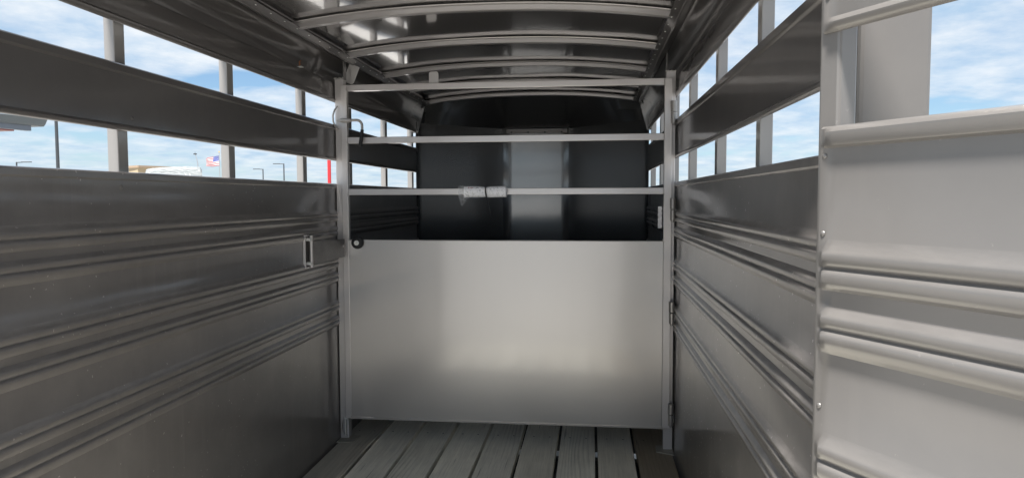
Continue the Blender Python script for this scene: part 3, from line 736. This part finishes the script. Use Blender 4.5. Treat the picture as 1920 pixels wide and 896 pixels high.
# flagpole
x, y, _ = ad(-.4836, .8753, 150); h = EYE + .0604*150 - GZ
FP = tag(empty('flagpole', (x, y, GZ)), 'thin flagpole flying a stars and stripes flag', 'flagpole')
bm = NB(); tube(bm, [(0, 0, 0), (0, 0, h)], [.09, .05], 12); obj('pole', bm, M_galv, FP, smooth=40)
bm = NB(); bmesh.ops.create_uvsphere(bm, u_segments=12, v_segments=8, radius=.13, matrix=Matrix.Translation((0, 0, h + .1))); obj('finial', bm, simple('gold', (.6, .42, .15), .35, .8), FP, smooth=60)
M_fr = simple('flag_red', (.32, .03, .04), .8); M_fw = simple('flag_white', (.50, .50, .50), .8); M_fb = simple('flag_blue', (.05, .07, .25), .8)
FW, FH = 3.5, 2.0
def fpos(u, v):   # u 0..1 from hoist, v 0..1 down
    droop = -.36*u - .28*u*u + .05*math.sin(u*9)
    yy = .35*math.sin(u*7.5)*u + .08*math.sin(v*4 + u*5)
    return (-.08 - FW*.83*u + .10*math.sin(u*8 + v), yy, h - .62 + droop*1.0 - v*FH*(1 - .30*u*u) + .02*math.sin(u*14))
bm = NB(); nu, nv = 30, 26
G_ = [[bm.verts.new(fpos(i/nu, j/nv)) for j in range(nv+1)] for i in range(nu+1)]
for i in range(nu):
    for j in range(nv):
        f = bm.faces.new((G_[i][j], G_[i][j+1], G_[i+1][j+1], G_[i+1][j])); st = j//2
        f.material_index = 2 if (i < 12 and st < 7) else (0 if st % 2 == 0 else 1)
for r in range(9):
    for c in range(6 if r % 2 == 0 else 5):
        u = (.035 + .066*c + (.033 if r % 2 else 0)); v = (.035 + .056*r)
        p = Vector(fpos(u, v)); ring = []
        for side_ in (-.012, .012):
            vs2 = [bm.verts.new(p + Vector((.048*math.sin(k*math.pi/5)*(1 if k % 2 == 0 else .42), side_, .048*math.cos(k*math.pi/5)*(1 if k % 2 == 0 else .42)))) for k in range(10)]
            f = bm.faces.new(vs2); f.material_index = 1
me_o = obj('flag', bm, [M_fr, M_fw, M_fb], FP)
# shrink-wrapped load
m, t, b = mat('shrink_wrap'); v = objco(t); b.inputs['Roughness'].default_value = .28
nn = noi(t, objco(t, (1, 1, 7), (0, .25, 0)), 2.0, 6, .65)
t.links.new(ramp(t, nn, [(.3, (.15, .17, .175)), (.7, (.33, .35, .355))]), b.inputs['Base Color'])
bp = N(t, 'ShaderNodeBump'); bp.inputs['Distance'].default_value = .08; t.links.new(nn, bp.inputs['Height']); t.links.new(bp.outputs[0], b.inputs['Normal']); M_wrap = m
WL = tag(empty('wrapped_load', (0, 0, GZ)), 'bulky load shrink-wrapped in white plastic in front of the tan building', 'wrapped load')
bm = NB()
dist = 60
A = Vector(ad(-.5576, .8301, dist)[:2]); B = Vector(ad(-.5020, .8650, dist)[:2]); ax = (B - A); Lw = ax.length; ax.normalize(); bx2 = Vector((-ax.y, ax.x))
tops = [(0, 2.02), (.02, 2.30), (.06, 2.36), (.30, 2.48), (.55, 2.57), (.75, 2.60), (.85, 2.55), (.97, 2.55), (1.0, 2.36)]
rows = []
for f, tz in tops:
    tz = EYE + (tz - .0)/2.0*0 + .0165*0 + (.0322 + (tz - 2.02)*.0165)*dist
    r_ = []
    for d_, zk in ((0, 0), (0, .5), (-.02, .93), (.12, 1), (1.2, 1.01), (2.3, 1.0), (2.45, .9), (2.45, 0)):
        p = A + ax*Lw*f + bx2*(d_ + .03*math.sin(f*30 + zk*9)); z = (tz - GZ)*zk + .02*math.sin(f*23 + d_*3)*(zk > 0)
        r_.append(bm.verts.new((p.x, p.y, z)))
    rows.append(r_)
for a, c in zip(rows, rows[1:]):
    for k in range(len(a)-1): bm.faces.new((a[k], a[k+1], c[k+1], c[k]))
bm.faces.new(rows[0]); bm.faces.new(list(reversed(rows[-1])))
obj('plastic_wrap', bm, M_wrap, WL, smooth=40)
bm = NB(); 
p0 = A + ax*Lw*.80 - bx2*.08; p1 = A + ax*Lw*.66 - bx2*.08
for s2 in (0, .30):
    a_ = A + ax*(Lw*.70 + s2) - bx2*.07; b_ = A + ax*(Lw*.80 + s2) - bx2*.07
    tube(bm, [(a_.x, a_.y, 3.85), (b_.x, b_.y, 2.4)], .05, 6)
pieces('strap', bm, simple('white_strap', (.5, .5, .5), .5), WL)
# tan building
x0, y0, _ = ad(-.577, .8167, 130); x1, y1, _ = ad(-.5390, .8423, 133)
TB = tag(empty('tan_building', (x0, y0, GZ)), 'low tan stucco building with a brown roof edge behind the wrapped load', 'building')
def wall_between(bm, a, c, z0, z1, th):
    a = Vector((a[0], a[1], 0)); c = Vector((c[0], c[1], 0)); d = (c-a).normalized(); n_ = Vector((-d.y, d.x, 0))
    v_ = [bm.verts.new(p) for z in (z0, z1) for p in (a + Vector((0,0,z)), c + Vector((0,0,z)), c + n_*th + Vector((0,0,z)), a + n_*th + Vector((0,0,z)))]
    for f in ((0,3,2,1),(4,5,6,7),(0,1,5,4),(1,2,6,5),(2,3,7,6),(3,0,4,7)): bm.faces.new([v_[i] for i in f])
ht = EYE + .0405*130 - GZ
bm = NB(); wall_between(bm, (x1-x0, y1-y0), (0, 0), 0, ht - .35, 4.6); obj('wall', bm, M_tan, TB)
bm = NB(); wall_between(bm, (x1-x0-.1, y1-y0+.3), (-.1, -.3), ht - .35, ht, 5.0); obj('roof_edge', bm, M_brown, TB)
# curved antenna post behind the wrapped load
x, y, _ = ad(-.5061, .8625, 80); ha = EYE + .059*80 - GZ
AN = tag(empty('antenna_post', (x, y, GZ)), 'thin bent post with a small dark head left of the flag', 'post')
bm = NB(); tube(bm, [(0, 0, 0), (0, 0, ha - 1.1), (-.08, 0, ha - .7), (-.25, 0, ha - .12)], [.05, .045, .04, .03], 8); obj('pole', bm, M_galv, AN, smooth=60)
bm = NB(); box(bm, -.42, -.10, -.06, .06, ha - .16, ha - .04); tube(bm, [(-.26, 0, ha - .04), (-.26, 0, ha + .12)], .02, 6); obj('head', bm, M_dark, AN, bevel=.01)
# canopy with gutter
PR = Vector(ad(-.6385, .7696, 22)[:2]); PL = Vector(ad(-.6723, .7403, 21.2)[:2]); dl = (PL - PR).normalized(); far = PR + dl*11; nb = Vector((dl.y, -dl.x)); 
if nb.dot(PR) < 0: nb = -nb
CN = tag(empty('canopy_roof', (PR.x, PR.y, GZ)), 'dark grey canopy roof with a gutter at the far left edge', 'canopy')
def cbox(bm, u0, u1, d0, d1, z0, z1):
    v_ = []
    for z in (z0, z1):
        for (u, d) in ((u0, d0), (u1, d0), (u1, d1), (u0, d1)):
            p = dl*u + nb*d; v_.append(bm.verts.new((p.x, p.y, z - GZ)))
    for f in ((0,3,2,1),(4,5,6,7),(0,1,5,4),(1,2,6,5),(2,3,7,6),(3,0,4,7)): bm.faces.new([v_[i] for i in f])
zt_ = EYE + .0945*22; zb2 = EYE + .0855*22
bm = NB()
prof = [(0, zt_), (-.03, zt_ - .01), (0, zt_ - .05), (.06, zb2 + .05), (.12, zb2)]
r1 = []
for u in (0, 11):
    r_ = [bm.verts.new(((dl*u + nb*d).x, (dl*u + nb*d).y, z - GZ)) for d, z in prof] + [bm.verts.new(((dl*u + nb*.5).x, (dl*u + nb*.5).y, z - GZ)) for z in (zb2, zt_)]
    r1.append(r_)
n_ = len(r1[0])
for k in range(n_): bm.faces.new((r1[0][k], r1[0][(k+1) % n_], r1[1][(k+1) % n_], r1[1][k]))
bm.faces.new(r1[0]); bm.faces.new(list(reversed(r1[1])))
obj('gutter', bm, M_cgrey, CN)
bm = NB(); cbox(bm, .05, 11, .51, 7, zb2 + .01, zt_ - .02); obj('roof_slab', bm, M_cgrey, CN)
bm = NB(); cbox(bm, .30, 11, .18, .34, EYE + .0795*22, zb2 - .002); obj('fascia', bm, M_cblue, CN)
bm = NB(); cbox(bm, .62, 11, .36, 6.5, EYE + .0782*22, zb2 - .004); obj('soffit', bm, M_redc, CN)
bm = NB(); cbox(bm, 1.15, 11, .30, 1.1, EYE + .069*22, EYE + .0785*22); obj('beam', bm, M_cblue, CN)
bm = NB(); cbox(bm, 3.2, 3.5, .5, .8, GZ, EYE + .0685*22); obj('column', bm, M_dark, CN)
